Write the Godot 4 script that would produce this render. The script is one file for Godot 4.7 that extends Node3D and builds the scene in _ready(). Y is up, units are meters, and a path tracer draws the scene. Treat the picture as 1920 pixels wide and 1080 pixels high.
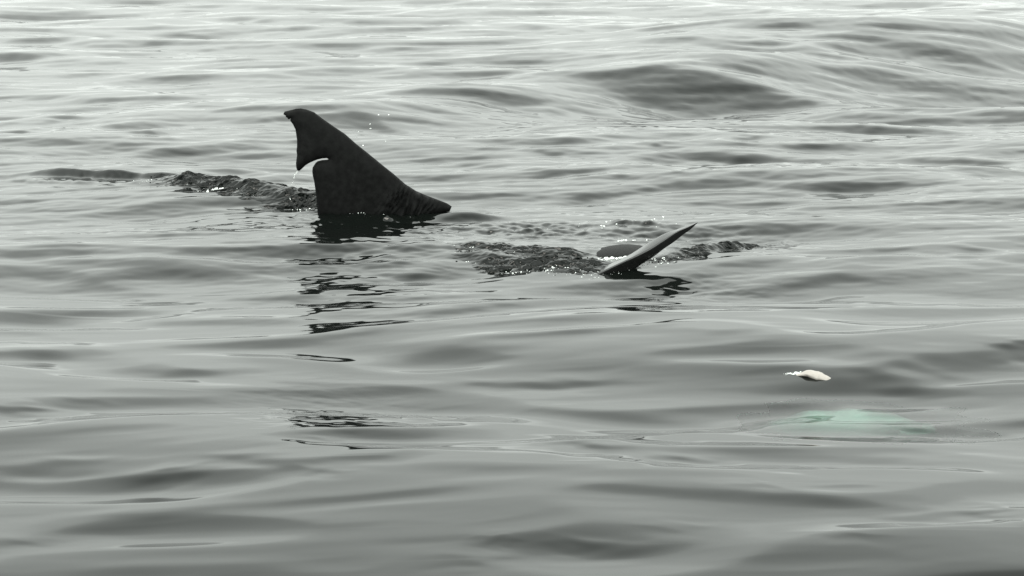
extends Node3D
# A large shark swims at the surface of a grey, oily-smooth sea under an overcast sky.
# Camera on a boat 4 m above the water, looking along -Z. Units are metres.

const EYE := 4.0
const SKY_LOW := 1.2           # luminance of the overcast sky at the horizon, a third up, overhead
const SKY_MID := 2.4
const SKY_TOP := 0.75
const SLOPE := 0.18         # steepness of a wavelet of strength 1
var row_d := PackedFloat32Array()   # distance of each row of the sea sheet
var col_u := PackedFloat32Array()   # sideways tangent of each column
var hy := PackedFloat32Array()      # water height at each crossing
var n_rows := 0
var n_cols := 0
var fine_row := 0
var fine_row_end := 0
var fine_col := 0
var fine_col_end := 0
const TH_NEAR := 0.424       # depression angles between which the sheet is finely divided
const TH_FAR := 0.0715
var fine_rows := 1150
var fine_cols := 1180
const U_MAX := 0.36
var warp := FastNoiseLite.new()
var rng := RandomNumberGenerator.new()


func _ready() -> void:
	rng.seed = 71
	var cam := Camera3D.new()
	cam.name = "camera"
	cam.position = Vector3(0, EYE, 0)
	cam.rotation_degrees = Vector3(-13.67, 0, 0)
	cam.fov = 17.55
	cam.near = 0.1
	cam.far = 9000.0
	cam.current = true
	add_child(cam)

	var env := Environment.new()
	env.background_mode = Environment.BG_SKY
	var sky := Sky.new()
	var sm := PanoramaSkyMaterial.new()
	sm.panorama = overcast()
	sm.energy_multiplier = 1.0
	sky.sky_material = sm
	env.sky = sky
	env.tonemap_mode = Environment.TONE_MAPPER_LINEAR
	env.tonemap_exposure = 1.75
	env.ambient_light_source = Environment.AMBIENT_SOURCE_SKY
	env.volumetric_fog_enabled = true
	env.volumetric_fog_density = 0.0
	env.sdfgi_enabled = true
	env.ssao_enabled = true
	env.ssil_enabled = true
	var we := WorldEnvironment.new()
	we.name = "world_environment"
	we.environment = env
	add_child(we)

	var sun := DirectionalLight3D.new()
	sun.name = "sun"
	sun.light_color = Color(1.0, 0.98, 0.94)
	sun.light_energy = 0.15
	sun.light_angular_distance = 18.0
	sun.sky_mode = DirectionalLight3D.SKY_MODE_LIGHT_ONLY
	sun.shadow_enabled = true
	add_child(sun)
	sun.look_at_from_position(Vector3(-4, 60, -23), Vector3(0, 0, -18))

	build_sea()
	build_shark()
	build_spray()


func overcast() -> ImageTexture:
	# a closed grey sky: hazy and dimmer low down, brightest at a third of the way up, towards the veiled sun
	var f := FastNoiseLite.new()
	f.seed = 21
	f.frequency = 0.9
	f.fractal_octaves = 4
	var im := Image.create(512, 256, false, Image.FORMAT_RGBF)
	for y in 256:
		var e := PI * (0.5 - (y + 0.5) / 256.0)
		var deg := rad_to_deg(e)
		var l := 0.3
		if deg > 0.0:
			l = lerpf(SKY_LOW, SKY_MID, smoothstep(0.0, 26.0, deg)) if deg < 30.0 else lerpf(SKY_MID, SKY_TOP, smoothstep(30.0, 90.0, deg))
		for x in 512:
			var a := TAU * ((x + 0.5) / 512.0 - 0.5)
			var dir := Vector3(sin(a) * cos(e), sin(e), -cos(a) * cos(e))
			var ahead := 0.78 + 0.22 * cos(a) * cos(e)
			var cloud := 1.0 + 0.13 * f.get_noise_3d(dir.x * 1.5, dir.y * 4.0, dir.z * 1.5)
			var v := l * ahead * cloud
			im.set_pixel(x, y, Color(v * 0.96, v * 1.015, v * 0.965))
	return ImageTexture.create_from_image(im)


# ------------------------------------------------------------------ sea

func build_sea() -> void:
	warp.seed = 5
	warp.noise_type = FastNoiseLite.TYPE_SIMPLEX_SMOOTH
	warp.frequency = 1.0
	warp.fractal_type = FastNoiseLite.FRACTAL_NONE
	lay_grid()
	open_sea()
	swells()
	wakes()
	commit_sea()


func lay_grid() -> void:
	for d in [-400.0, -120.0, -40.0, -12.0, 0.0, 4.0, 6.5, 8.0]:
		row_d.append(d)
	fine_row = row_d.size()
	for j in fine_rows:
		var th := lerpf(TH_NEAR, TH_FAR, float(j) / (fine_rows - 1))
		row_d.append(EYE / tan(th))
	fine_row_end = row_d.size()
	var d2 := row_d[row_d.size() - 1]
	while d2 < 4000.0:
		d2 *= 1.02 if d2 < 120.0 else 1.12
		row_d.append(d2)
	n_rows = row_d.size()
	var half: Array[float] = []
	var u := U_MAX
	var step := 2.0 * U_MAX / fine_cols
	while u < 16.0:
		step *= 1.06
		u += step
		half.append(u)
	for i in half.size():
		col_u.append(-half[half.size() - 1 - i])
	fine_col = col_u.size()
	for i in fine_cols + 1:
		col_u.append(lerpf(-U_MAX, U_MAX, float(i) / fine_cols))
	fine_col_end = col_u.size()
	for v in half:
		col_u.append(v)
	n_cols = col_u.size()
	hy.resize(n_rows * n_cols)


func spread(d: float) -> float:
	return maxf(d, 9.0)


func row_of(d: float) -> int:
	return row_d.bsearch(d)


func noise_layer(s: int) -> FastNoiseLite:
	var f := FastNoiseLite.new()
	f.seed = s
	f.noise_type = FastNoiseLite.TYPE_SIMPLEX_SMOOTH
	f.frequency = 1.0
	f.fractal_type = FastNoiseLite.FRACTAL_NONE
	return f


func open_sea() -> void:
	var broad := noise_layer(11)
	var mid := noise_layer(12)
	var small := noise_layer(13)
	var fine := noise_layer(14)
	for r in n_rows:
		var d := row_d[r]
		var w := spread(d)
		var z := -d
		var calm := smoothstep(14.0, 22.0, d)           # the near water is glassier
		var keep_small := 1.0 - smoothstep(60.0, 120.0, absf(d))
		var near_fine := absf(d) < 60.0
		var base := r * n_cols
		var far := smoothstep(22.0, 30.0, d)
		for c in n_cols:
			var x := col_u[c] * w
			var ruffle := lerpf(1.0, lerpf(0.7, 1.05, smoothstep(-4.0, 4.0, x + 1.5 * sin(z * 0.4))), far)
			var a_mid := lerpf(0.05, 0.045, calm) * keep_small
			var a_small := lerpf(0.003, 0.014 * ruffle, calm)
			var a_fine := lerpf(0.0002, 0.0035 * ruffle, calm)
			var h := 0.095 * broad.get_noise_2d(x * 0.13 + z * 0.02, z * 0.42 - x * 0.03) 
			var m := mid.get_noise_2d(x * 0.32 - z * 0.12, z * 1.0 + x * 0.09)
			h += a_mid * (0.6 * m - 0.9 * sqrt(m * m + 0.012))
			if near_fine:
				var s := small.get_noise_2d(x * 0.8 + z * 0.3, z * 2.9 + x * 0.25)
				h += a_small * (0.7 * s - 0.7 * sqrt(s * s + 0.02))
				h += a_fine * fine.get_noise_2d(x * 3.2 - z * 0.9, z * 8.0 + x * 0.9)
			hy[base + c] = h


func swell(x: float, z: float, a: float, b: float, s: float, deg: float) -> void:
	# one wavelet: a face of slope s towards the boat, 2a long and about 2b deep, with a lee on both sides
	a *= 0.8
	b *= 0.95
	var t := deg_to_rad(deg)
	var ex := cos(t)
	var ez := -sin(t)
	var nx := -sin(t)
	var nz := -cos(t)
	var amp := s * SLOPE * b
	var reach_z := 3.0 * (absf(a * ez) + absf(b * nz))
	var reach_x := 3.0 * (absf(a * ex) + absf(b * nx))
	var r0 := row_of(-z - reach_z)
	var r1 := mini(row_of(-z + reach_z), n_rows - 1)
	for r in range(r0, r1 + 1):
		var d := row_d[r]
		var w := spread(d)
		var dz := -d - z
		var c0 := col_u.bsearch((x - reach_x) / w)
		var c1 := mini(col_u.bsearch((x + reach_x) / w), n_cols - 1)
		var at := r * n_cols
		for c in range(c0, c1 + 1):
			var px := col_u[c] * w
			var dx := px - x
			var k := warp.get_noise_2d(px * 0.9 / a * 0.6, d * 0.9 / a) * b * 0.38
			var u := (dx * nx + dz * nz + k) / b
			var v := (dx * ex + dz * ez) / a
			var q := u / 0.72 if u > 0.0 else u          # crests are sharper than troughs
			hy[at + c] += amp * u * exp(-0.5 * (q * q + v * v))


func ridge(points: PackedVector2Array, height: float, width: float, rough: float, cell: float, taper := 0.25) -> void:
	# raised, broken water along a line on the surface; rough is the size of its lumps
	var lump := noise_layer(31)
	lump.fractal_type = FastNoiseLite.FRACTAL_FBM
	lump.fractal_octaves = 3
	var froth := FastNoiseLite.new()
	froth.seed = 9
	froth.noise_type = FastNoiseLite.TYPE_CELLULAR
	froth.cellular_distance_function = FastNoiseLite.DISTANCE_EUCLIDEAN
	froth.cellular_return_type = FastNoiseLite.RETURN_DISTANCE
	froth.frequency = 1.0
	froth.fractal_type = FastNoiseLite.FRACTAL_NONE
	var lo := points[0]
	var hi := points[0]
	var total := 0.0
	for i in points.size():
		lo = lo.min(points[i])
		hi = hi.max(points[i])
		if i:
			total += points[i].distance_to(points[i - 1])
	var m := 3.0 * width
	for r in range(row_of(-hi.y - m), mini(row_of(-lo.y + m), n_rows - 1) + 1):
		var d := row_d[r]
		var w := spread(d)
		for c in range(col_u.bsearch((lo.x - m) / w), mini(col_u.bsearch((hi.x + m) / w), n_cols - 1) + 1):
			var p := Vector2(col_u[c] * w, -d)
			var best := 1e9
			var along := 0.0
			var run := 0.0
			for i in points.size() - 1:
				var q := Geometry2D.get_closest_point_to_segment(p, points[i], points[i + 1])
				var dist := p.distance_to(q)
				if dist < best:
					best = dist
					along = run + points[i].distance_to(q)
				run += points[i].distance_to(points[i + 1])
			if best > m:
				continue
			if _near_side(p, points):
				best *= 1.7                       # the side towards the boat is the steeper one
			var t := along / total
			var fade := smoothstep(0.0, taper, t) * smoothstep(1.0, 1.0 - taper, t)
			var g := exp(-best * best / (width * width)) * fade
			var q2 := p + Vector2(warp.get_noise_2d(p.x * 6.0, p.y * 6.0), warp.get_noise_2d(p.y * 6.0, p.x * 6.0)) * 0.05
			var dome := froth.get_noise_2d(q2.x / cell * 1.3, q2.y / cell) + 1.0
			var n := 0.8 * lump.get_noise_2d(p.x / cell * 0.4, p.y / cell * 0.35) - 0.55 * dome * dome
			hy[r * n_cols + c] += height * g * (1.0 + 0.7 * warp.get_noise_2d(p.x * 1.1, p.y * 1.6)) + rough * n * sqrt(g)


func _near_side(p: Vector2, points: PackedVector2Array) -> bool:
	for i in points.size() - 1:
		if p.x >= points[i].x and p.x <= points[i + 1].x:
			return p.y > lerpf(points[i].y, points[i + 1].y, (p.x - points[i].x) / (points[i + 1].x - points[i].x))
	return false


func patch(x: float, z: float, a: float, b: float, deg: float, rough: float, cell: float) -> void:
	# an oval of ruffled water
	var lump := noise_layer(47)
	lump.fractal_type = FastNoiseLite.FRACTAL_FBM
	lump.fractal_octaves = 3
	var t := deg_to_rad(deg)
	var reach := 2.2 * maxf(a, b)
	for r in range(row_of(-z - reach), mini(row_of(-z + reach), n_rows - 1) + 1):
		var d := row_d[r]
		var w := spread(d)
		for c in range(col_u.bsearch((x - reach) / w), mini(col_u.bsearch((x + reach) / w), n_cols - 1) + 1):
			var px := col_u[c] * w
			var q := Vector2(px - x, -d - z).rotated(t)
			var g := exp(-(q.x * q.x / (a * a) + q.y * q.y / (b * b)))
			if g > 0.01:
				hy[r * n_cols + c] += rough * g * lump.get_noise_2d(px / cell * 0.4, d / cell)


func mound(x: float, z: float, a: float, b: float, height: float) -> void:
	for r in range(row_of(-z - 3.0 * b), mini(row_of(-z + 3.0 * b), n_rows - 1) + 1):
		var d := row_d[r]
		var w := spread(d)
		for c in range(col_u.bsearch((x - 3.0 * a) / w), mini(col_u.bsearch((x + 3.0 * a) / w), n_cols - 1) + 1):
			var dx := (col_u[c] * w - x) / a
			var dz := (-d - z) / b
			hy[r * n_cols + c] += height * exp(-dx * dx - dz * dz)


func swells() -> void:
	swell(-3.50, -12.71, 0.23, 0.126, 1.00, -0)
	swell(-3.13, -12.93, 0.23, 0.104, 0.50, -0)
	swell(-0.61, -12.76, 0.23, 0.153, 1.00, -0)
	swell(-1.02, -12.19, 0.44, 0.211, 0.60, -0)
	swell(-1.30, -12.04, 0.14, 0.069, 0.60, -0)
	swell(-2.96, -11.56, 0.38, 0.148, 1.00, -0)
	swell(-2.17, -11.42, 0.21, 0.098, 0.80, 19)
	swell(-1.64, -11.58, 0.32, 0.105, 1.00, -9)
	swell(-1.23, -11.34, 0.18, 0.078, 0.70, -17)
	swell(-0.91, -11.58, 0.35, 0.125, 0.90, 12)
	swell(-0.22, -11.93, 0.43, 0.157, 0.50, -0)
	swell(-2.81, -13.27, 1.19, 0.246, 0.35, -0)
	swell(-2.42, -12.25, 0.90, 0.116, 0.30, 10)
	swell(-1.56, -11.22, 0.68, 0.140, 0.30, -0)
	swell(-2.39, -10.64, 0.35, 0.126, 0.50, 9)
	swell(-2.89, -10.31, 0.19, 0.069, 0.40, -0)
	swell(-1.89, -9.84, 0.60, 0.158, 0.80, -0)
	swell(-0.34, -10.25, 0.37, 0.102, 0.35, -0)
	swell(-0.18, -9.96, 0.24, 0.097, 0.50, -0)
	swell(-0.09, -10.20, 0.12, 0.067, 0.50, -0)
	swell(-0.84, -10.69, 0.49, 0.092, 0.25, -0)
	swell(0.50, -11.90, 0.25, 0.157, 1.00, -0)
	swell(0.37, -12.25, 0.22, 0.071, 0.60, -0)
	swell(1.14, -12.23, 0.29, 0.116, 0.60, -10)
	swell(1.12, -11.66, 0.28, 0.107, 0.90, -6)
	swell(1.80, -11.47, 0.28, 0.146, 0.60, -0)
	swell(1.56, -10.97, 0.20, 0.075, 0.60, -12)
	swell(2.06, -11.00, 0.23, 0.058, 0.50, -0)
	swell(2.56, -10.53, 0.32, 0.107, 1.10, -0)
	swell(2.90, -10.64, 0.16, 0.127, 0.60, -0)
	swell(0.37, -10.15, 0.19, 0.074, 0.60, -8)
	swell(0.64, -10.08, 0.31, 0.099, 0.60, -0)
	swell(0.98, -10.35, 0.22, 0.069, 0.50, -0)
	swell(1.92, -10.16, 0.18, 0.050, 0.50, -8)
	swell(2.94, -11.63, 0.41, 0.105, 0.40, -13)
	swell(2.61, -11.74, 0.35, 0.108, 0.40, -10)
	swell(2.78, -12.53, 0.23, 0.111, 0.80, -0)
	swell(3.29, -12.49, 0.26, 0.122, 0.60, -0)
	swell(1.65, -12.49, 0.56, 0.184, 0.30, -0)
	swell(2.43, -13.62, 0.61, 0.316, 0.90, -0)
	swell(2.97, -13.69, 0.41, 0.319, 0.90, -0)
	swell(3.99, -14.29, 0.21, 0.157, 0.80, -0)
	swell(0.32, -13.62, 0.36, 0.115, 0.80, -0)
	swell(1.65, -14.61, 0.43, 0.197, 0.60, -0)
	swell(2.22, -15.03, 0.67, 0.242, 0.50, -0)
	swell(0.62, -14.95, 0.55, 0.235, 0.50, 11)
	swell(2.76, -16.76, 0.52, 0.235, 0.90, 23)
	swell(3.58, -17.42, 0.73, 0.210, 0.70, 23)
	swell(4.51, -17.89, 0.42, 0.288, 0.90, -0)
	swell(4.11, -19.03, 1.11, 0.324, 0.30, -0)
	swell(4.31, -16.45, 0.47, 0.202, 0.40, -9)
	swell(2.99, -15.85, 0.94, 0.229, 0.30, -0)
	swell(3.18, -20.24, 0.41, 0.304, 0.90, -0)
	swell(-4.36, -17.72, 0.57, 0.378, 0.90, -0)
	swell(-3.33, -17.19, 0.91, 0.490, 0.80, -0)
	swell(-1.51, -16.55, 0.45, 0.164, 0.80, -8)
	swell(-2.67, -18.64, 0.74, 0.145, 0.50, -22)
	swell(-4.94, -18.77, 0.33, 0.158, 0.50, -0)
	swell(-2.31, -15.30, 0.95, 0.210, 0.50, -11)
	swell(-0.51, -15.57, 0.62, 0.178, 0.60, 16)
	swell(-3.79, -14.37, 0.41, 0.219, 0.80, -11)
	swell(-2.43, -13.83, 0.41, 0.178, 0.70, -0)
	swell(-0.47, -14.29, 0.56, 0.216, 0.60, 11)
	swell(-3.32, -15.85, 0.56, 0.153, 0.50, -0)
	swell(-3.98, -14.95, 0.44, 0.166, 0.40, -14)
	swell(-0.24, -13.62, 0.32, 0.101, 0.50, -0)
	swell(1.47, -30.18, 4.79, 1.251, 1.30, 37)
	swell(4.71, -33.60, 5.25, 1.270, 0.70, 38)
	swell(2.33, -31.34, 1.11, 0.394, 0.40, 46)
	swell(2.77, -33.44, 1.72, 0.559, 0.30, 29)
	swell(0.58, -28.63, 1.06, 0.264, 0.70, 56)
	swell(4.59, -30.18, 2.66, 1.210, 1.30, -23)
	swell(5.55, -30.72, 0.78, 0.431, 0.50, -37)
	swell(4.45, -29.23, 0.75, 0.402, 0.70, -35)
	swell(7.71, -35.56, 5.00, 3.516, 1.70, 29)
	swell(7.08, -36.48, 2.72, 0.875, 0.50, 55)
	swell(8.22, -35.12, 1.38, 0.860, 0.50, -35)
	swell(10.42, -40.70, 0.94, 0.600, 0.70, -31)
	swell(6.02, -35.12, 2.20, 0.448, 0.70, 59)
	swell(4.69, -34.94, 0.69, 0.480, 0.60, 23)
	swell(2.97, -23.90, 0.48, 0.286, 1.20, -12)
	swell(1.99, -22.90, 0.49, 0.224, 1.00, 43)
	swell(1.91, -24.46, 0.21, 0.218, 0.90, -0)
	swell(1.89, -23.70, 0.34, 0.247, 0.90, 31)
	swell(0.83, -23.82, 0.28, 0.207, 0.90, -0)
	swell(0.41, -23.86, 0.21, 0.167, 0.90, -0)
	swell(1.35, -22.16, 0.26, 0.253, 0.90, -0)
	swell(2.12, -22.16, 0.28, 0.169, 1.00, 21)
	swell(0.61, -20.96, 0.42, 0.168, 1.10, 42)
	swell(0.39, -22.34, 0.39, 0.367, 0.60, -0)
	swell(1.50, -21.56, 0.27, 0.193, 0.60, 20)
	swell(3.19, -25.13, 0.29, 0.230, 0.80, -0)
	swell(3.75, -24.46, 0.60, 0.214, 0.80, 12)
	swell(3.12, -24.55, 0.43, 0.176, 0.70, -0)
	swell(5.13, -26.59, 0.34, 0.244, 1.00, 18)
	swell(1.70, -25.70, 0.22, 0.192, 0.80, -0)
	swell(1.07, -24.77, 0.52, 0.188, 0.60, 33)
	swell(6.20, -25.60, 0.74, 0.191, 0.90, -0)
	swell(6.36, -26.95, 0.39, 0.158, 1.00, -0)
	swell(5.98, -23.49, 0.60, 0.230, 1.00, -19)
	swell(5.48, -23.70, 0.55, 0.164, 0.70, -0)
	swell(4.02, -21.63, 0.89, 0.333, 0.80, 15)
	swell(5.48, -22.52, 0.45, 0.371, 0.50, -45)
	swell(3.42, -22.71, 0.69, 0.223, 0.50, 11)
	swell(1.62, -40.70, 0.69, 0.469, 0.60, -0)
	swell(3.67, -40.35, 1.44, 0.536, 0.70, 39)
	swell(5.32, -42.53, 1.38, 0.318, 0.60, 51)
	swell(1.11, -38.80, 0.44, 0.534, 0.60, -0)
	swell(1.22, -35.56, 0.61, 0.450, 0.60, -0)
	swell(2.53, -36.96, 1.08, 0.440, 0.50, 25)
	swell(-10.46, -43.85, 1.87, 1.085, 0.60, -0)
	swell(-7.88, -43.31, 0.74, 0.662, 0.50, -0)
	swell(-5.40, -41.29, 0.92, 0.438, 0.70, -43)
	swell(-6.81, -39.23, 0.56, 0.546, 0.80, -0)
	swell(-8.65, -37.46, 1.28, 0.399, 0.50, -0)
	swell(-7.06, -36.96, 0.53, 0.389, 0.60, -0)
	swell(-5.58, -36.20, 0.65, 0.332, 0.60, 27)
	swell(-8.22, -36.48, 0.62, 0.284, 0.50, -0)
	swell(-8.95, -34.43, 0.59, 0.423, 0.80, -0)
	swell(-4.22, -40.12, 1.03, 0.265, 0.60, 55)
	swell(-2.25, -35.83, 0.61, 0.366, 0.60, -0)
	swell(-2.87, -34.68, 0.60, 0.153, 0.80, 53)
	swell(-1.34, -33.44, 0.51, 0.219, 1.00, 24)
	swell(-3.40, -32.06, 0.77, 0.405, 0.80, 24)
	swell(-7.38, -32.66, 0.75, 0.382, 0.50, -0)
	swell(-7.87, -30.51, 0.79, 0.402, 0.40, -0)
	swell(-6.60, -26.95, 0.43, 0.400, 0.90, 41)
	swell(-6.71, -25.55, 0.29, 0.285, 0.90, -0)
	swell(-5.36, -26.18, 0.70, 0.287, 0.80, 44)
	swell(-4.77, -25.46, 0.48, 0.148, 1.20, 51)
	swell(-4.55, -27.77, 0.40, 0.335, 0.60, -0)
	swell(-3.64, -25.22, 0.73, 0.278, 1.00, -0)
	swell(-2.66, -28.92, 0.83, 0.241, 0.90, -0)
	swell(-5.90, -23.70, 0.67, 0.195, 1.00, 19)
	swell(-1.84, -26.69, 0.66, 0.232, 0.80, -42)
	swell(-3.38, -22.45, 0.39, 0.370, 0.80, -0)
	swell(0.19, -15.76, 2.00, 0.166, 0.70, 12)
	swell(-0.72, -15.12, 1.61, 0.135, 0.50, 15)
	swell(-1.25, -16.34, 1.47, 0.180, 0.60, -8)
	swell(1.14, -16.14, 1.35, 0.149, 0.60, 20)
	swell(3.42, -16.87, 1.76, 0.238, 0.60, 23)
	swell(-3.02, -15.48, 1.42, 0.163, 0.50, -8)
	swell(-0.26, -14.61, 1.31, 0.130, 0.50, 8)
	swell(0.92, -12.87, 1.93, 0.153, 0.50, -10)
	swell(1.62, -12.25, 1.46, 0.105, 0.50, -10)
	swell(-1.84, -13.40, 1.59, 0.125, 0.50, 7)
	swell(0.14, -11.27, 1.54, 0.121, 0.50, -6)
	swell(-1.19, -10.87, 1.15, 0.094, 0.50, 9)
	swell(1.76, -10.78, 1.13, 0.092, 0.50, -9)
	swell(-5.01, -31.20, 2.67, 0.403, 0.60, 16)
	swell(-5.43, -28.63, 2.22, 0.310, 0.70, 29)
	swell(-4.25, -24.12, 1.84, 0.257, 0.80, 30)
	swell(-0.44, -25.46, 1.79, 0.196, 0.60, -34)
	swell(-0.54, -23.29, 1.33, 0.185, 0.60, -39)
	swell(4.11, -26.44, 3.05, 0.203, 0.60, -0)
	swell(4.11, -22.16, 2.03, 0.248, 0.60, 11)


func wakes() -> void:
	# broken water behind the tail
	ridge(PackedVector2Array([Vector2(-6.6, -22.5), Vector2(-5.7, -22.4), Vector2(-4.85, -22.1), Vector2(-3.96, -21.8), Vector2(-3.12, -21.3)]), 0.075, 0.13, 0.012, 0.3, 0.45)
	ridge(PackedVector2Array([Vector2(-6.3, -22.0), Vector2(-5.2, -21.9), Vector2(-4.4, -21.6), Vector2(-3.7, -21.3)]), 0.03, 0.2, 0.02, 0.16)
	ridge(PackedVector2Array([Vector2(-4.3, -21.65), Vector2(-3.6, -21.4), Vector2(-3.0, -21.0), Vector2(-2.39, -20.6), Vector2(-1.9, -20.25), Vector2(-1.4, -20.05)]), 0.06, 0.24, 0.02, 0.12, 0.15)
	ridge(PackedVector2Array([Vector2(-2.5, -20.3), Vector2(-1.9, -19.95), Vector2(-1.4, -19.8), Vector2(-0.8, -19.9)]), 0.015, 0.12, 0.03, 0.06)
	mound(-0.48, -19.92, 0.4, 0.15, 0.09)
	# water thrown up round the fallen dorsal fin
	ridge(PackedVector2Array([Vector2(-0.75, -18.2), Vector2(-0.2, -18.05), Vector2(0.3, -17.85), Vector2(0.7, -17.8), Vector2(0.95, -17.9)]), 0.02, 0.16, 0.02, 0.12)
	ridge(PackedVector2Array([Vector2(-0.6, -17.8), Vector2(-0.1, -17.6), Vector2(0.35, -17.35), Vector2(0.75, -17.25), Vector2(1.1, -17.4)]), 0.03, 0.2, 0.02, 0.12)
	ridge(PackedVector2Array([Vector2(1.1, -17.3), Vector2(1.5, -17.45), Vector2(1.75, -17.75), Vector2(2.1, -18.05), Vector2(2.6, -18.5), Vector2(3.0, -18.9)]), 0.03, 0.12, 0.02, 0.12, 0.2)
	patch(-1.35, -19.2, 1.1, 0.55, 0.0, 0.014, 0.14)
	patch(-1.3, -17.9, 1.2, 1.0, 0.0, 0.024, 0.3)
	patch(-1.3, -16.2, 1.2, 1.0, 0.0, 0.014, 0.4)
	patch(-1.45, -12.9, 0.6, 0.7, 0.0, 0.007, 0.22)
	patch(1.6, -16.6, 0.8, 0.5, 0.0, 0.012, 0.2)
	patch(0.2, -19.2, 0.75, 0.45, 0.0, 0.04, 0.13)
	patch(1.5, -18.9, 0.9, 0.6, 0.0, 0.025, 0.16)
	patch(2.0, -18.3, 0.5, 0.4, 0.0, 0.035, 0.12)
	patch(-0.6, -19.0, 0.9, 0.6, 0.0, 0.012, 0.1)
	patch(-1.2, -19.3, 0.8, 0.35, 0.0, 0.025, 0.2)
	patch(-2.0, -19.6, 0.7, 0.4, 0.0, 0.02, 0.14)
	ridge(PackedVector2Array([Vector2(1.0, -19.6), Vector2(1.3, -19.45), Vector2(1.65, -19.35)]), 0.05, 0.1, 0.03, 0.09)


const WINDOW := Vector2(2.45, -12.72)     # where the water above the shark's mouth is clear
const WINDOW_SIZE := Vector2(0.86, 0.58)

func window(x: float, z: float) -> float:
	return Vector2((x - WINDOW.x) / WINDOW_SIZE.x, (z - WINDOW.y) / WINDOW_SIZE.y).length() * (1.0 + 0.22 * warp.get_noise_2d(x * 2.2, z * 3.0))


func water_at(x: float, z: float) -> float:
	var r := clampi(row_of(-z), 1, n_rows - 1)
	var f := clampf((-z - row_d[r - 1]) / (row_d[r] - row_d[r - 1]), 0.0, 1.0)
	var u := x / spread(-z)
	var c := clampi(col_u.bsearch(u), 1, n_cols - 1)
	var g := clampf((u - col_u[c - 1]) / (col_u[c] - col_u[c - 1]), 0.0, 1.0)
	var at := r * n_cols + c
	return lerpf(lerpf(hy[at - n_cols - 1], hy[at - n_cols], g), lerpf(hy[at - 1], hy[at], g), f)


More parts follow.
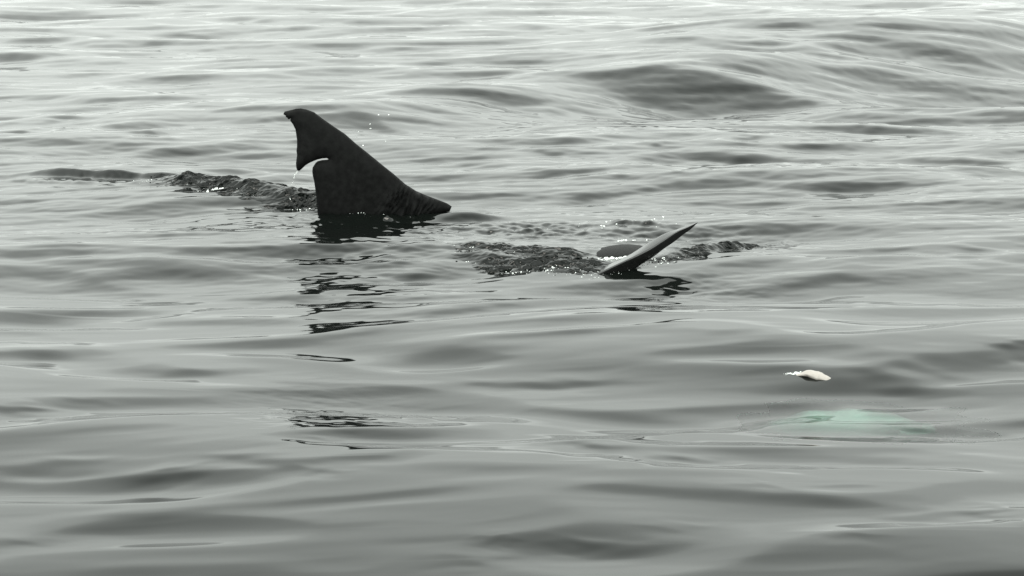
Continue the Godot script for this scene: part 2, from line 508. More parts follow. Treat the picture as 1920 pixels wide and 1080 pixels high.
func commit_sea() -> void:
	var verts := PackedVector3Array()
	var norms := PackedVector3Array()
	verts.resize(n_rows * n_cols)
	norms.resize(n_rows * n_cols)
	for r in n_rows:
		var d := row_d[r]
		var w := spread(d)
		var at := r * n_cols
		for c in n_cols:
			verts[at + c] = Vector3(col_u[c] * w, hy[at + c], -d)
	for r in n_rows:
		var up := mini(r + 1, n_rows - 1) * n_cols
		var down := maxi(r - 1, 0) * n_cols
		var at := r * n_cols
		for c in n_cols:
			var e := verts[at + mini(c + 1, n_cols - 1)] - verts[at + maxi(c - 1, 0)]
			var f := verts[up + c] - verts[down + c]
			norms[at + c] = e.cross(f).normalized()
	var sea_index := PackedInt32Array()
	sea_index.resize((n_rows - 1) * (n_cols - 1) * 6)
	var k := 0
	var clear_cells: Array[Vector2i] = []
	var wr0 := row_of(-WINDOW.y - WINDOW_SIZE.y * 1.4)
	var wr1 := row_of(-WINDOW.y + WINDOW_SIZE.y * 1.4)
	for r in n_rows - 1:
		var check := r >= wr0 and r <= wr1
		for c in n_cols - 1:
			var i := r * n_cols + c
			if check and window(verts[i].x, verts[i].z) < 1.0:
				clear_cells.append(Vector2i(r, c))
				continue
			sea_index[k] = i
			sea_index[k + 1] = i + n_cols
			sea_index[k + 2] = i + 1
			sea_index[k + 3] = i + 1
			sea_index[k + 4] = i + n_cols
			sea_index[k + 5] = i + n_cols + 1
			k += 6
	# under the clear water the murk lies deeper, as a hollow in the same sheet
	var hollow := {}
	var clear := {}
	var cv := PackedVector3Array()
	var cn := PackedVector3Array()
	var ci := PackedInt32Array()
	var extra := PackedInt32Array()
	var hv := PackedVector3Array()
	var hn := PackedVector3Array()
	for cell in clear_cells:
		var id: Array[int] = []
		var low: Array[int] = []
		for q in [Vector2i(0, 0), Vector2i(1, 0), Vector2i(0, 1), Vector2i(1, 1)]:
			var i: int = (cell.x + q.x) * n_cols + cell.y + q.y
			if not clear.has(i):
				clear[i] = cv.size()
				cv.append(verts[i])
				cn.append(norms[i])
				hollow[i] = hv.size()
				var rad := window(verts[i].x, verts[i].z)
				var deep := 0.0 if rad >= 1.0 else 0.004 + 1.4 * (1.0 - pow(rad, 4.0))
				hv.append(verts[i] - Vector3(0, deep, 0))
				hn.append(Vector3.UP)
			id.append(clear[i])
			low.append(hollow[i])
		for t in [0, 1, 2, 2, 1, 3]:
			ci.append(id[t])
			extra.append(low[t])
	sea_index.resize(k)

	var deep_water := StandardMaterial3D.new()
	deep_water.resource_name = "grey_sea_water"
	deep_water.albedo_color = Color(0.003, 0.004, 0.0034).linear_to_srgb()
	deep_water.roughness = 0.05
	deep_water.metallic_specular = 0.39          # water, refractive index 1.33
	var sea := mesh_of("sea_water", verts, norms, sea_index, deep_water)
	sea.set_meta("kind", "structure")
	sea.set_meta("label", "grey rippled sea surface around the shark")
	add_child(sea)

	var murky := StandardMaterial3D.new()
	murky.resource_name = "murky_deep_water"
	murky.albedo_color = Color(0.006, 0.008, 0.007).linear_to_srgb()
	murky.roughness = 1.0
	murky.metallic_specular = 0.0
	murky.specular_mode = BaseMaterial3D.SPECULAR_DISABLED
	var below := mesh_of("deep_water", hv, hn, extra, murky)
	below.set_meta("kind", "structure")
	below.set_meta("label", "dark deep water below the clear patch over the mouth")
	add_child(below)

	var clear_water := StandardMaterial3D.new()
	clear_water.resource_name = "clear_green_water"
	clear_water.albedo_color = Color(0.40, 0.86, 0.66, 0.0).linear_to_srgb()
	clear_water.albedo_color.a = 0.0
	clear_water.roughness = 0.04
	clear_water.transparency = BaseMaterial3D.TRANSPARENCY_ALPHA
	clear_water.refraction_enabled = true
	clear_water.refraction_scale = 0.033
	var over := mesh_of("clear_water", cv, cn, ci, clear_water)
	over.set_meta("kind", "structure")
	over.set_meta("label", "clear greenish water above the open mouth of the shark")
	add_child(over)
	murk()


func mesh_of(called: String, v: PackedVector3Array, n: PackedVector3Array, index: PackedInt32Array, m: Material) -> MeshInstance3D:
	var a := []
	a.resize(Mesh.ARRAY_MAX)
	a[Mesh.ARRAY_VERTEX] = v
	a[Mesh.ARRAY_NORMAL] = n
	a[Mesh.ARRAY_INDEX] = index
	var am := ArrayMesh.new()
	am.add_surface_from_arrays(Mesh.PRIMITIVE_TRIANGLES, a)
	am.surface_set_material(0, m)
	var o := MeshInstance3D.new()
	o.name = called
	o.mesh = am
	return o


func murk() -> void:
	# the water under the surface holds fine silt, so that pale things fade with depth
	var fog := FogVolume.new()
	fog.name = "silty_water"
	fog.shape = RenderingServer.FOG_VOLUME_SHAPE_BOX
	fog.size = Vector3(2.4, 1.5, 1.9)
	fog.position = Vector3(WINDOW.x, -0.9, WINDOW.y)
	var fm := FogMaterial.new()
	fm.albedo = Color(0.5, 0.75, 0.62)
	fm.density = 2.2
	fog.material = fm
	fog.set_meta("kind", "stuff")
	fog.set_meta("label", "greenish silty water below the surface over the open mouth")
	add_child(fog)


# ------------------------------------------------------------------ shark

const SHARK_AT := Vector3(0.6, 0, -17.0)
const TAIL_AT := Vector3(-1.573, 0, -19.996)
const TAIL_TURN := -0.1          # the tail is swung a little away from the boat


func skin(tone: float, rough: float, spec: float) -> StandardMaterial3D:
	var m := StandardMaterial3D.new()
	m.resource_name = "wet_shark_skin"
	m.albedo_color = Color(tone, tone * 1.03, tone).linear_to_srgb()
	m.roughness = rough
	m.metallic_specular = spec
	var f := FastNoiseLite.new()
	f.seed = 3
	f.frequency = 0.02
	f.fractal_octaves = 5
	var t := NoiseTexture2D.new()
	t.width = 512
	t.height = 512
	t.seamless = true
	t.noise = f
	var ramp := Gradient.new()
	ramp.set_color(0, Color(0.62, 0.62, 0.62))
	ramp.set_color(1, Color(1, 1, 1))
	t.color_ramp = ramp
	m.albedo_texture = t
	m.uv1_triplanar = true
	m.uv1_scale = Vector3(0.9, 0.9, 0.9)
	var bump := NoiseTexture2D.new()
	bump.width = 512
	bump.height = 512
	bump.seamless = true
	var g := FastNoiseLite.new()
	g.seed = 8
	g.frequency = 0.05
	g.fractal_octaves = 4
	bump.noise = g
	bump.as_normal_map = true
	bump.bump_strength = 3.0
	m.normal_enabled = true
	m.normal_texture = bump
	m.normal_scale = 0.12
	return m


func build_shark() -> void:
	var shark := Node3D.new()
	shark.name = "shark"
	shark.position = SHARK_AT
	shark.set_meta("label", "dark shark at the surface with notched upright tail fin and pale open mouth underwater")
	shark.set_meta("category", "shark")
	add_child(shark)
	var dark := skin(0.009, 0.5, 0.14)
	var wet := skin(0.014, 0.28, 0.5)
	wet.clearcoat_enabled = true
	wet.clearcoat = 0.35
	wet.clearcoat_roughness = 0.15
	var trunk := trunk_mesh()
	var body := MeshInstance3D.new()
	body.name = "body"
	body.mesh = trunk
	trunk.surface_set_material(0, dark)
	shark.add_child(body)

	var tail := MeshInstance3D.new()
	tail.name = "tail_fin"
	tail.mesh = tail_mesh()
	tail.mesh.surface_set_material(0, dark)
	tail.position = TAIL_AT - SHARK_AT
	tail.rotation.y = -atan(TAIL_TURN)
	tail.set_meta("label", "tall black tail fin with a deep notch in its rear edge")
	shark.add_child(tail)

	var back := MeshInstance3D.new()
	back.name = "back"
	back.mesh = drop_mesh(1.0, 48)
	back.mesh.surface_set_material(0, dark)
	back.scale = Vector3(0.36, 0.13, 0.5)
	back.rotation.y = -0.5
	back.position = Vector3(1.08, -0.1, -18.0) - SHARK_AT
	back.set_meta("label", "smooth dark strip of the back awash beside the folded fin")
	shark.add_child(back)

	var dorsal := MeshInstance3D.new()
	dorsal.name = "back_fin"
	dorsal.mesh = dorsal_mesh()
	dorsal.mesh.surface_set_material(0, wet)
	dorsal.set_meta("label", "narrow back fin leaning over to the right, grey above and black below")
	shark.add_child(dorsal)

	var pale := StandardMaterial3D.new()
	pale.resource_name = "pale_snout_skin"
	pale.albedo_color = Color(0.3, 0.275, 0.25).linear_to_srgb()
	pale.roughness = 0.45
	pale.vertex_color_use_as_albedo = true
	var snout := MeshInstance3D.new()
	snout.name = "snout"
	snout.mesh = snout_mesh()
	snout.mesh.surface_set_material(0, pale)
	snout.set_meta("label", "pale cream snout tip just breaking the surface")
	shark.add_child(snout)

	var lining := StandardMaterial3D.new()
	lining.resource_name = "white_mouth_lining"
	lining.albedo_color = Color(0.38, 0.4, 0.38).linear_to_srgb()
	lining.roughness = 0.6
	var mouth := MeshInstance3D.new()
	mouth.name = "mouth"
	mouth.mesh = mouth_mesh()
	mouth.mesh.surface_set_material(0, lining)
	var jaw := MeshInstance3D.new()
	jaw.name = "jaw_rim"
	var hoop: Array = []
	for i in 8:
		var g := lerpf(-0.35 * PI, 1.15 * PI, i / 12.0)
		hoop.append([Vector3(2.8 + 0.24 * cos(g), -0.4 - 0.05 * cos(g), -13.02 + 0.17 * sin(g)) - SHARK_AT, 0.04 if i > 0 and i < 12 else 0.003, 0.03 if i > 0 and i < 12 else 0.003])
	jaw.mesh = tube(hoop, 12, 60)
	jaw.mesh.surface_set_material(0, lining)
	jaw.set_meta("label", "pale rim of the jaw curving round the dark gullet")
	shark.add_child(jaw)
	mouth.set_meta("label", "wide open pale mouth seen greenish through the water")
	shark.add_child(mouth)


func tube(path: Array, sides: int, rings: int, lumpy := 0.0) -> ArrayMesh:
	# path: [point, half width, half height] in turn; smooth between them
	var st := SurfaceTool.new()
	st.begin(Mesh.PRIMITIVE_TRIANGLES)
	var curve := Curve3D.new()
	for p in path:
		curve.add_point(p[0])
	var n := path.size()
	var centre := func(t: float) -> Array:
		var i := clampi(int(t), 0, n - 2)
		var f := t - i
		var a: Array = path[maxi(i - 1, 0)]
		var b: Array = path[i]
		var c: Array = path[i + 1]
		var e: Array = path[mini(i + 2, n - 1)]
		var p: Vector3 = b[0].cubic_interpolate(c[0], a[0], e[0], f)
		return [p, cubic_interpolate(b[1], c[1], a[1], e[1], f), cubic_interpolate(b[2], c[2], a[2], e[2], f)]
	for i in rings + 1:
		var t := float(i) / rings * (n - 1)
		var here: Array = centre.call(t)
		var q: Vector3 = centre.call(minf(t + 0.05, n - 1))[0] - centre.call(maxf(t - 0.05, 0.0))[0]
		var fwd := q.normalized()
		var side := fwd.cross(Vector3.UP).normalized()
		var up := side.cross(fwd)
		for s in sides:
			var g := TAU * s / sides
			var k := 1.0 + lumpy * warp.get_noise_3d(t * 1.3, cos(g) * 1.2, sin(g) * 1.2)
			st.add_vertex(here[0] + side * cos(g) * maxf(here[1], 0.004) * k + up * sin(g) * maxf(here[2], 0.004) * k)
	for i in rings:
		for s in sides:
			var a := i * sides + s
			var b := i * sides + (s + 1) % sides
			for k in [a, b, a + sides, b, b + sides, a + sides]:
				st.add_index(k)
	st.generate_normals()
	return st.commit()


func trunk_mesh() -> ArrayMesh:
	var at := func(x: float, y: float, z: float) -> Vector3: return Vector3(x, y, z) - SHARK_AT
	return tube([
		[at.call(-2.0, -0.3, -20.15), 0.0, 0.0], [at.call(-1.5, -0.28, -20.05), 0.07, 0.1], [at.call(-0.8, -0.3, -19.85), 0.13, 0.17],
		[at.call(-0.1, -0.5, -19.4), 0.22, 0.27], [at.call(0.5, -0.7, -18.5), 0.42, 0.44], [at.call(0.95, -0.86, -17.4), 0.58, 0.62],
		[at.call(1.5, -0.95, -16.2), 0.64, 0.66], [at.call(1.95, -0.9, -15.1), 0.6, 0.58], [at.call(2.22, -0.62, -14.35), 0.44, 0.4],
		[at.call(2.31, -0.28, -13.95), 0.24, 0.2], [at.call(2.32, -0.12, -13.75), 0.1, 0.08]], 28, 90)


func inset(p: Vector2, poly: PackedVector2Array) -> float:
	var best := 1e9
	for i in poly.size():
		best = minf(best, p.distance_to(Geometry2D.get_closest_point_to_segment(p, poly[i], poly[(i + 1) % poly.size()])))
	return best


func tail_outline() -> PackedVector2Array:
	return PackedVector2Array([Vector2(-0.889, 1.069), Vector2(-0.874, 1.097), Vector2(-0.797, 1.113), Vector2(-0.751, 1.124), Vector2(-0.700, 1.126), Vector2(-0.635, 1.111), Vector2(-0.558, 1.081), Vector2(-0.474, 1.013), Vector2(-0.362, 0.933), Vector2(-0.232, 0.844), Vector2(-0.108, 0.732), Vector2(0.017, 0.630), Vector2(0.157, 0.511), Vector2(0.285, 0.406), Vector2(0.412, 0.291), Vector2(0.527, 0.215), Vector2(0.631, 0.166), Vector2(0.771, 0.110), Vector2(0.864, 0.072), Vector2(0.917, 0.035), Vector2(0.893, -0.024), Vector2(0.728, -0.062), Vector2(0.640, -0.096), Vector2(0.055, -0.174), Vector2(-0.293, -0.137), Vector2(-0.546, -0.042), Vector2(-0.558, 0.182), Vector2(-0.577, 0.342), Vector2(-0.590, 0.401), Vector2(-0.594, 0.448), Vector2(-0.590, 0.489), Vector2(-0.572, 0.518), Vector2(-0.555, 0.541), Vector2(-0.534, 0.558), Vector2(-0.485, 0.569), Vector2(-0.433, 0.571), Vector2(-0.416, 0.576), Vector2(-0.433, 0.588), Vector2(-0.485, 0.586), Vector2(-0.537, 0.575), Vector2(-0.577, 0.561), Vector2(-0.624, 0.542), Vector2(-0.664, 0.519), Vector2(-0.706, 0.479), Vector2(-0.735, 0.456), Vector2(-0.757, 0.468), Vector2(-0.765, 0.497), Vector2(-0.767, 0.544), Vector2(-0.760, 0.591), Vector2(-0.753, 0.632), Vector2(-0.758, 0.678), Vector2(-0.751, 0.725), Vector2(-0.749, 0.789), Vector2(-0.756, 0.853), Vector2(-0.763, 0.905), Vector2(-0.790, 0.963), Vector2(-0.812, 0.992), Vector2(-0.817, 1.010), Vector2(-0.805, 1.024), Vector2(-0.834, 1.013), Vector2(-0.850, 1.033), Vector2(-0.862, 1.039), Vector2(-0.864, 1.054)])


func tail_mesh() -> ArrayMesh:
	var rough := tail_outline()
	var poly := PackedVector2Array()
	for i in rough.size():
		var a := rough[i]
		var b := rough[(i + 1) % rough.size()]
		var n := maxi(1, int(ceil(a.distance_to(b) / 0.02)))
		for k in n:
			poly.append(a.lerp(b, float(k) / n))
	var pts := poly.duplicate()
	var edge_n := poly.size()
	var step := 0.02
	var y := -0.2
	var odd := false
	while y < 1.1:
		var x := -0.97 + (step * 0.5 if odd else 0.0)
		while x < 1.0:
			var p := Vector2(x, y)
			if Geometry2D.is_point_in_polygon(p, poly) and inset(p, poly) > 0.009:
				pts.append(p)
			x += step
		y += step * 0.87
		odd = not odd
	var tri := Geometry2D.triangulate_delaunay(pts)
	var thick := PackedFloat32Array()
	for i in pts.size():
		var e := 0.0 if i < edge_n else inset(pts[i], poly)
		var wide := 0.14
		var k := clampf(e / wide, 0.0, 1.0)
		thick.append(0.055 * sqrt(1.0 - (1.0 - k) * (1.0 - k)))
	var st := SurfaceTool.new()
	st.begin(Mesh.PRIMITIVE_TRIANGLES)
	for face in 2:
		for i in pts.size():
			var p := pts[i]
			var bend := 0.10 * pow(maxf(p.y, 0.0), 2.0) - 0.05 * smoothstep(-0.4, -0.85, p.x) * smoothstep(0.35, 0.6, p.y)
			var t := thick[i] * (1.0 if face == 0 else -1.0)
			if face == 0 and i >= edge_n:
				t += folds(p) * smoothstep(0.0, 0.05, thick[i])
			st.add_vertex(Vector3(p.x, p.y, t - bend))
	var far := pts.size()
	for i in range(0, tri.size(), 3):
		var c := (pts[tri[i]] + pts[tri[i + 1]] + pts[tri[i + 2]]) / 3.0
		if not Geometry2D.is_point_in_polygon(c, poly):
			continue
		var ccw := (pts[tri[i + 1]] - pts[tri[i]]).cross(pts[tri[i + 2]] - pts[tri[i]]) > 0.0
		var o := [tri[i], tri[i + 2], tri[i + 1]] if ccw else [tri[i], tri[i + 1], tri[i + 2]]
		for k in o:
			st.add_index(k)
		for k in [o[0], o[2], o[1]]:
			st.add_index(k if k < edge_n else k + far)
	st.generate_normals()
	return st.commit()


func folds(p: Vector2) -> float:
	# creases where the tail bends at its root: lines that fan up and to the right
	var lean := p.x - 0.62 * p.y - 0.25 * p.y * p.y
	var here := smoothstep(0.02, 0.22, lean) * (1.0 - smoothstep(0.55, 0.8, lean)) * (1.0 - smoothstep(0.2, 0.42, p.y - 0.0))
	var f := lean * 15.0 + warp.get_noise_2d(p.x * 2.5, p.y * 2.5) * 1.3
	var saw := f - floorf(f)
	here *= 0.8 + 0.5 * warp.get_noise_2d(p.x * 5.0, p.y * 5.0)
	return 0.075 * here * (smoothstep(0.0, 0.75, saw) - smoothstep(0.75, 1.0, saw))


func dorsal_mesh() -> ArrayMesh:
	# sections from the root to the tip: leading edge, upper side, trailing edge, lower side
	var raw := [
		[Vector3(0.027, -0.095, -0.050), Vector3(0.136, -0.059, -0.290), Vector3(0.274, -0.109, -0.550), Vector3(0.413, -0.160, -0.210)],
		[Vector3(0.227, -0.002, -0.070), Vector3(0.318, 0.026, -0.282), Vector3(0.430, 0.003, -0.512), Vector3(0.542, -0.020, -0.212)],
		[Vector3(0.443, 0.096, -0.090), Vector3(0.509, 0.121, -0.275), Vector3(0.585, 0.094, -0.475), Vector3(0.662, 0.068, -0.215)],
		[Vector3(0.558, 0.143, -0.110), Vector3(0.623, 0.196, -0.267), Vector3(0.683, 0.157, -0.438), Vector3(0.742, 0.119, -0.217)],
		[Vector3(0.684, 0.200, -0.130), Vector3(0.733, 0.270, -0.260), Vector3(0.782, 0.230, -0.400), Vector3(0.832, 0.191, -0.220)],
		[Vector3(0.825, 0.288, -0.150), Vector3(0.842, 0.333, -0.253), Vector3(0.884, 0.295, -0.363), Vector3(0.927, 0.257, -0.223)],
		[Vector3(0.955, 0.369, -0.170), Vector3(0.961, 0.378, -0.245), Vector3(0.989, 0.354, -0.325), Vector3(1.016, 0.329, -0.225)],
		[Vector3(1.056, 0.408, -0.190), Vector3(1.053, 0.413, -0.238), Vector3(1.069, 0.396, -0.288), Vector3(1.086, 0.380, -0.227)],
		[Vector3(1.146, 0.450, -0.210), Vector3(1.148, 0.447, -0.230), Vector3(1.149, 0.445, -0.250), Vector3(1.150, 0.443, -0.230)],
	]
	var st := SurfaceTool.new()
	st.begin(Mesh.PRIMITIVE_TRIANGLES)
	var n := raw.size()
	var rings := 64
	var around := 24
	for i in rings + 1:
		var t := float(i) / rings * (n - 1)
		var k := clampi(int(t), 0, n - 2)
		var f := t - k
		var q: Array[Vector3] = []
		for j in 4:
			q.append(raw[k][j].cubic_interpolate(raw[k + 1][j], raw[maxi(k - 1, 0)][j], raw[mini(k + 2, n - 1)][j], f))
		for s in around:
			var g := float(s) / around * 4.0
			var m := int(g)
			var h := g - m
			# a rounded section: straight sides eased at the four corners
			var a := q[m].lerp(q[(m + 1) % 4], h)
			var mid := (q[0] + q[1] + q[2] + q[3]) / 4.0
			var bulge := sin(PI * h) * 0.06 if m != 1 and m != 2 else sin(PI * h) * 0.02
			st.add_vertex(a + (a - mid) * bulge)
	for i in rings:
		for s in around:
			var a := i * around + s
			var b := i * around + (s + 1) % around
			for k in [a, a + around, b, b, a + around, b + around]:
				st.add_index(k)
	st.generate_normals()
	return st.commit()


func snout_mesh() -> ArrayMesh:
	var y := water_at(2.31, -13.68) - 0.02
	var at := func(dx: float, dy: float, dz: float) -> Vector3: return Vector3(2.31 + dx * 1.2, y + dy * 1.1, -13.69 + dz) - SHARK_AT
	return tube([
		[at.call(-0.135, -0.01, -0.02), 0.0, 0.0], [at.call(-0.115, 0.008, -0.02), 0.012, 0.008], [at.call(-0.075, 0.024, -0.01), 0.03, 0.014],
		[at.call(-0.035, 0.03, 0.0), 0.05, 0.026], [at.call(0.02, 0.012, 0.015), 0.065, 0.036], [at.call(0.05, 0.006, 0.03), 0.05, 0.03], [at.call(0.08, -0.008, 0.04), 0.045, 0.03],
		[at.call(0.105, -0.016, 0.05), 0.025, 0.022], [at.call(0.118, -0.022, 0.055), 0.0, 0.0]], 24, 48, 0.1)


func mouth_mesh() -> ArrayMesh:
	# the gaping lower jaw: a bowl whose rim is a tilted hoop
	var st := SurfaceTool.new()
	st.begin(Mesh.PRIMITIVE_TRIANGLES)
	var rim := 48
	var rings := 14
	var c := Vector3(2.47, -0.27, -13.12) - SHARK_AT
	for i in rings + 1:
		var r := float(i) / rings
		for s in rim:
			var g := TAU * s / rim
			var wob := 1.0 + 0.08 * sin(3.0 * g + 1.0) + 0.05 * sin(5.0 * g)
			var p := Vector3(0.74 * cos(g) * r * wob, 0.0, 0.42 * sin(g) * r * wob)
			p.y = -0.45 * pow(r, 3.5) - 0.06 * p.x + 0.02 * sin(p.x * 20.0)
			st.add_vertex(c + p)
	for i in rings:
		for s in rim:
			var a := i * rim + s
			var b := i * rim + (s + 1) % rim
			for k in [a, b, a + rim, b, b + rim, a + rim]:
				st.add_index(k)
	st.generate_normals()
	return st.commit()


# ------------------------------------------------------------------ foam and drops

func drop_mesh(r: float, segs: int) -> SphereMesh:
	var s := SphereMesh.new()
	s.radius = r
	s.height = 2.0 * r
	s.radial_segments = segs
	s.rings = segs / 2
	return s


func scatter(called: String, label: String, places: Array[Transform3D], m: Material, segs := 8) -> void:
	var mm := MultiMesh.new()
	mm.transform_format = MultiMesh.TRANSFORM_3D
	mm.mesh = drop_mesh(1.0, segs)
	mm.mesh.surface_set_material(0, m)
	mm.instance_count = places.size()
	for i in places.size():
		mm.set_instance_transform(i, places[i])
	var o := MultiMeshInstance3D.new()
	o.name = called
	o.multimesh = mm
	o.set_meta("kind", "stuff")
	o.set_meta("label", label)
	add_child(o)


func blob(p: Vector3, r: float, flat := 0.6) -> Transform3D:
	var b := Basis.from_euler(Vector3(rng.randf_range(-0.4, 0.4), rng.randf() * TAU, rng.randf_range(-0.4, 0.4)))
	return Transform3D(b.scaled_local(Vector3(r * rng.randf_range(0.8, 1.5), r * flat, r * rng.randf_range(0.8, 1.2))), p)


func along(line: PackedVector2Array, count: int, wide: float, small: float, large: float, into: Array[Transform3D], flat := 0.6) -> void:
	for i in count:
		var t := rng.randf() * (line.size() - 1)
		var k := mini(int(t), line.size() - 2)
		var p := line[k].lerp(line[k + 1], t - k) + Vector2(rng.randfn(0.0, wide), rng.randfn(0.0, wide))
		var r := lerpf(small, large, pow(rng.randf(), 3.0))
		into.append(blob(Vector3(p.x, water_at(p.x, p.y) + r * 0.1, p.y), r, flat))


func churn(called: String, label: String, line: PackedVector2Array, half: float, crest: float, amp: float, cell: float, m: Material) -> void:
	# a strip of seething water laid along a line: folded lumps and domes of a few centimetres
	var lump := noise_layer(61)
	lump.fractal_type = FastNoiseLite.FRACTAL_FBM
	lump.fractal_octaves = 3
	var froth := noise_layer(62)
	froth.noise_type = FastNoiseLite.TYPE_CELLULAR
	froth.cellular_return_type = FastNoiseLite.RETURN_DISTANCE
	var curve := Curve2D.new()
	for i in line.size():
		var tan := (line[mini(i + 1, line.size() - 1)] - line[maxi(i - 1, 0)]) / 6.0
		curve.add_point(line[i], -tan, tan)
	var length := curve.get_baked_length()
	var step := 0.007
	var ns := int(length / step)
	var nt := int(2.0 * half / step)
	var v := PackedVector3Array()
	var st := SurfaceTool.new()
	st.begin(Mesh.PRIMITIVE_TRIANGLES)
	for i in ns + 1:
		var s := length * i / ns
		var p := curve.sample_baked(s)
		var q := curve.sample_baked(minf(s + 0.05, length)) - curve.sample_baked(maxf(s - 0.05, 0.0))
		var side := Vector2(-q.y, q.x).normalized()
		if side.y > 0.0:
			side = -side
		var ends := smoothstep(0.0, 0.3, float(i) / ns) * smoothstep(1.0, 0.7, float(i) / ns)
		for j in nt + 1:
			var t := 2.0 * j / nt - 1.0            # -1 nearest the boat
			var ragged := half * (0.55 + 0.45 * ends) * (1.0 + 0.35 * warp.get_noise_2d(s * 2.2, 7.0 * signf(t)))
			var w := p + side * t * ragged
			var edge := smoothstep(0.0, 0.5, 1.0 - absf(t)) * ends
			var strong := edge * amp * clampf(1.0 + 1.3 * warp.get_noise_2d(w.x * 1.9 + 9.0, w.y * 2.6), 0.25, 2.0)
			var n1 := lump.get_noise_2d(w.x / cell * 0.22, w.y / cell * 0.5)
			var n2 := lump.get_noise_2d(w.y / cell * 0.8 + 40.0, w.x / cell * 0.5)
			var dome := froth.get_noise_2d(w.x / cell * 0.5 + n2 * 0.5, w.y / cell + n1 * 0.5) + 1.0
			var ridge_y := crest * exp(-pow((t - 0.1) / (0.55 if t > 0.1 else 0.3), 2.0))
			var y := water_at(w.x, w.y) - 0.004 + edge * (0.006 + ridge_y) + strong * (1.5 * n1 - 0.7 * dome * dome + 0.3)
			st.add_vertex(Vector3(w.x + strong * 0.8 * n2, y, w.y + strong * 1.2 * n1))
	for i in ns:
		for j in nt:
			var a := i * (nt + 1) + j
			for k in [a, a + 1, a + nt + 1, a + 1, a + nt + 2, a + nt + 1]:
				st.add_index(k)
	st.generate_normals()
	var o := MeshInstance3D.new()
	o.name = called
	o.mesh = st.commit()
	o.mesh.surface_set_material(0, m)
	o.set_meta("kind", "stuff")
	o.set_meta("label", label)
	add_child(o, true)


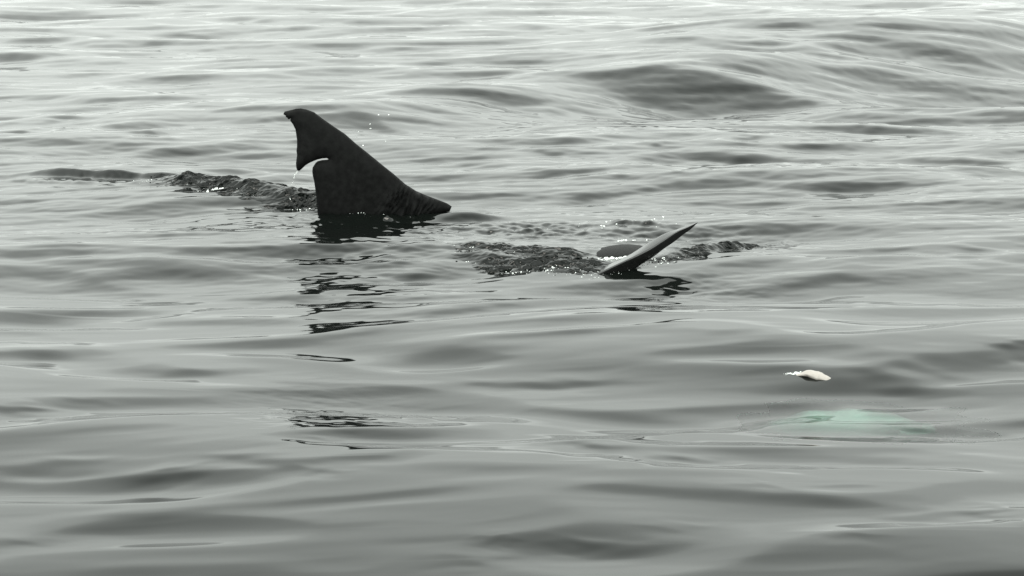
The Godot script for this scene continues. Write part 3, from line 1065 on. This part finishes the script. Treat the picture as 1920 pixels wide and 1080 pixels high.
func build_spray() -> void:
	var froth := StandardMaterial3D.new()
	froth.resource_name = "white_foam"
	froth.albedo_color = Color(0.82, 0.85, 0.82).linear_to_srgb()
	froth.roughness = 0.5
	var film := StandardMaterial3D.new()
	film.resource_name = "dark_bubbling_water"
	film.albedo_color = Color(0.003, 0.004, 0.0034).linear_to_srgb()
	film.roughness = 0.02
	film.metallic_specular = 0.3
	var tail_line := PackedVector2Array([Vector2(-4.3, -21.65), Vector2(-3.6, -21.35), Vector2(-3.0, -20.92), Vector2(-2.39, -20.5), Vector2(-1.9, -20.15), Vector2(-1.5, -19.95)])
	var left_line := PackedVector2Array([Vector2(-0.4, -17.7), Vector2(-0.05, -17.55), Vector2(0.35, -17.25), Vector2(0.75, -17.12), Vector2(1.0, -17.25)])
	var back_line := PackedVector2Array([Vector2(-0.5, -18.1), Vector2(-0.2, -18.0), Vector2(0.3, -17.75), Vector2(0.75, -17.62), Vector2(0.95, -17.7)])
	var right_line := PackedVector2Array([Vector2(1.2, -17.25), Vector2(1.5, -17.4), Vector2(1.75, -17.7), Vector2(2.1, -18.05), Vector2(2.6, -18.5)])
	churn("churned_water", "dark bubbling wake trailing behind the tail fin", PackedVector2Array([Vector2(-4.5, -21.75), Vector2(-3.9, -21.5), Vector2(-3.4, -21.25), Vector2(-2.9, -20.9), Vector2(-2.4, -20.55), Vector2(-1.95, -20.25), Vector2(-1.5, -20.03), Vector2(-1.2, -19.95)]), 0.42, 0.055, 0.021, 0.062, film)
	churn("churned_water", "dark broken water left of the folded back fin", PackedVector2Array([Vector2(-0.7, -17.85), Vector2(-0.3, -17.7), Vector2(0.1, -17.5), Vector2(0.5, -17.35), Vector2(0.85, -17.3), Vector2(1.15, -17.4)]), 0.36, 0.036, 0.018, 0.055, film)
	churn("churned_water", "thin line of broken water behind the froth at the back fin", PackedVector2Array([Vector2(-0.8, -18.2), Vector2(-0.3, -18.1), Vector2(0.2, -17.95), Vector2(0.6, -17.8), Vector2(0.9, -17.8)]), 0.28, 0.02, 0.014, 0.055, film)
	churn("churned_water", "narrow line of broken water right of the folded back fin", PackedVector2Array([Vector2(1.15, -17.35), Vector2(1.45, -17.45), Vector2(1.75, -17.75), Vector2(2.05, -18.0), Vector2(2.4, -18.3), Vector2(2.75, -18.6)]), 0.22, 0.03, 0.014, 0.05, film)
	var bubbles: Array[Transform3D] = []
	along(tail_line, 160, 0.12, 0.004, 0.012, bubbles, 0.8)
	along(left_line, 120, 0.1, 0.004, 0.01, bubbles, 0.8)
	along(back_line, 60, 0.08, 0.004, 0.01, bubbles, 0.8)
	along(right_line, 60, 0.05, 0.004, 0.01, bubbles, 0.8)
	scatter("bubbles", "dark glossy bubbles in the churned water around the fins", bubbles, film, 10)
	var foam: Array[Transform3D] = []
	var fleck := func(x: float, z: float, n: int, wx: float, wz: float, small: float, large: float) -> void:
		for i in n:
			var p := Vector2(x + rng.randfn(0.0, wx), z + rng.randfn(0.0, wz))
			var r := lerpf(small, large, pow(rng.randf(), 2.0))
			foam.append(blob(Vector3(p.x, water_at(p.x, p.y) + r * 0.3, p.y), r, 0.7))
	fleck.call(-3.33, -21.05, 70, 0.07, 0.05, 0.005, 0.018)
	fleck.call(-3.1, -21.0, 14, 0.2, 0.06, 0.004, 0.012)
	fleck.call(-2.2, -20.2, 16, 0.12, 0.05, 0.005, 0.018)
	fleck.call(-1.92, -20.08, 26, 0.1, 0.03, 0.005, 0.018)
	fleck.call(-1.5, -19.95, 6, 0.1, 0.03, 0.004, 0.012)
	fleck.call(0.95, -17.55, 40, 0.07, 0.03, 0.005, 0.016)
	fleck.call(0.3, -17.6, 40, 0.09, 0.03, 0.005, 0.014)
	fleck.call(0.45, -17.25, 50, 0.25, 0.06, 0.003, 0.009)
	fleck.call(1.42, -17.45, 36, 0.06, 0.06, 0.004, 0.012)
	fleck.call(1.75, -17.75, 20, 0.12, 0.05, 0.003, 0.009)
	fleck.call(1.2, -18.7, 10, 0.1, 0.03, 0.006, 0.016)
	fleck.call(1.2, -19.5, 16, 0.3, 0.15, 0.004, 0.014)
	for i in 60:
		var p := Vector2(2.17 + rng.randf_range(-0.09, 0.05), -13.73 + rng.randfn(0.0, 0.008))
		foam.append(blob(Vector3(p.x, water_at(p.x, p.y) - 0.001, p.y), rng.randf_range(0.004, 0.012) * (0.4 + 5.0 * (p.x - 2.08)), 0.22))
	along(tail_line, 150, 0.1, 0.002, 0.008, foam, 0.7)
	along(left_line, 170, 0.1, 0.002, 0.007, foam, 0.7)
	along(back_line, 60, 0.07, 0.002, 0.006, foam, 0.7)
	along(right_line, 60, 0.06, 0.002, 0.006, foam, 0.7)
	scatter("foam", "small white flecks of foam on the churned water", foam, froth)
	# water running off the tail and drops in the air beside it
	var drops: Array[Transform3D] = []
	for i in 34:
		var t := float(i) / 33.0
		var p := TAIL_AT + Vector3(-0.765 - 0.11 * pow(t, 0.8), 0.41 - 0.3 * t * t - 0.06 * t, -0.19)
		p += Vector3(rng.randfn(0.0, 0.003), 0, rng.randfn(0.0, 0.01))
		if t < 0.45 or rng.randf() < 0.3:
			drops.append(blob(p, rng.randf_range(0.002, 0.005), 1.4))
	for i in 8:
		var p := TAIL_AT + Vector3(rng.randfn(-0.05, 0.14), rng.randf_range(0.72, 1.15), rng.randf_range(-0.3, 0.1))
		drops.append(blob(p, rng.randf_range(0.003, 0.008), 0.9))
	scatter("water_drops", "bright drops of water falling beside the tail fin", drops, froth)
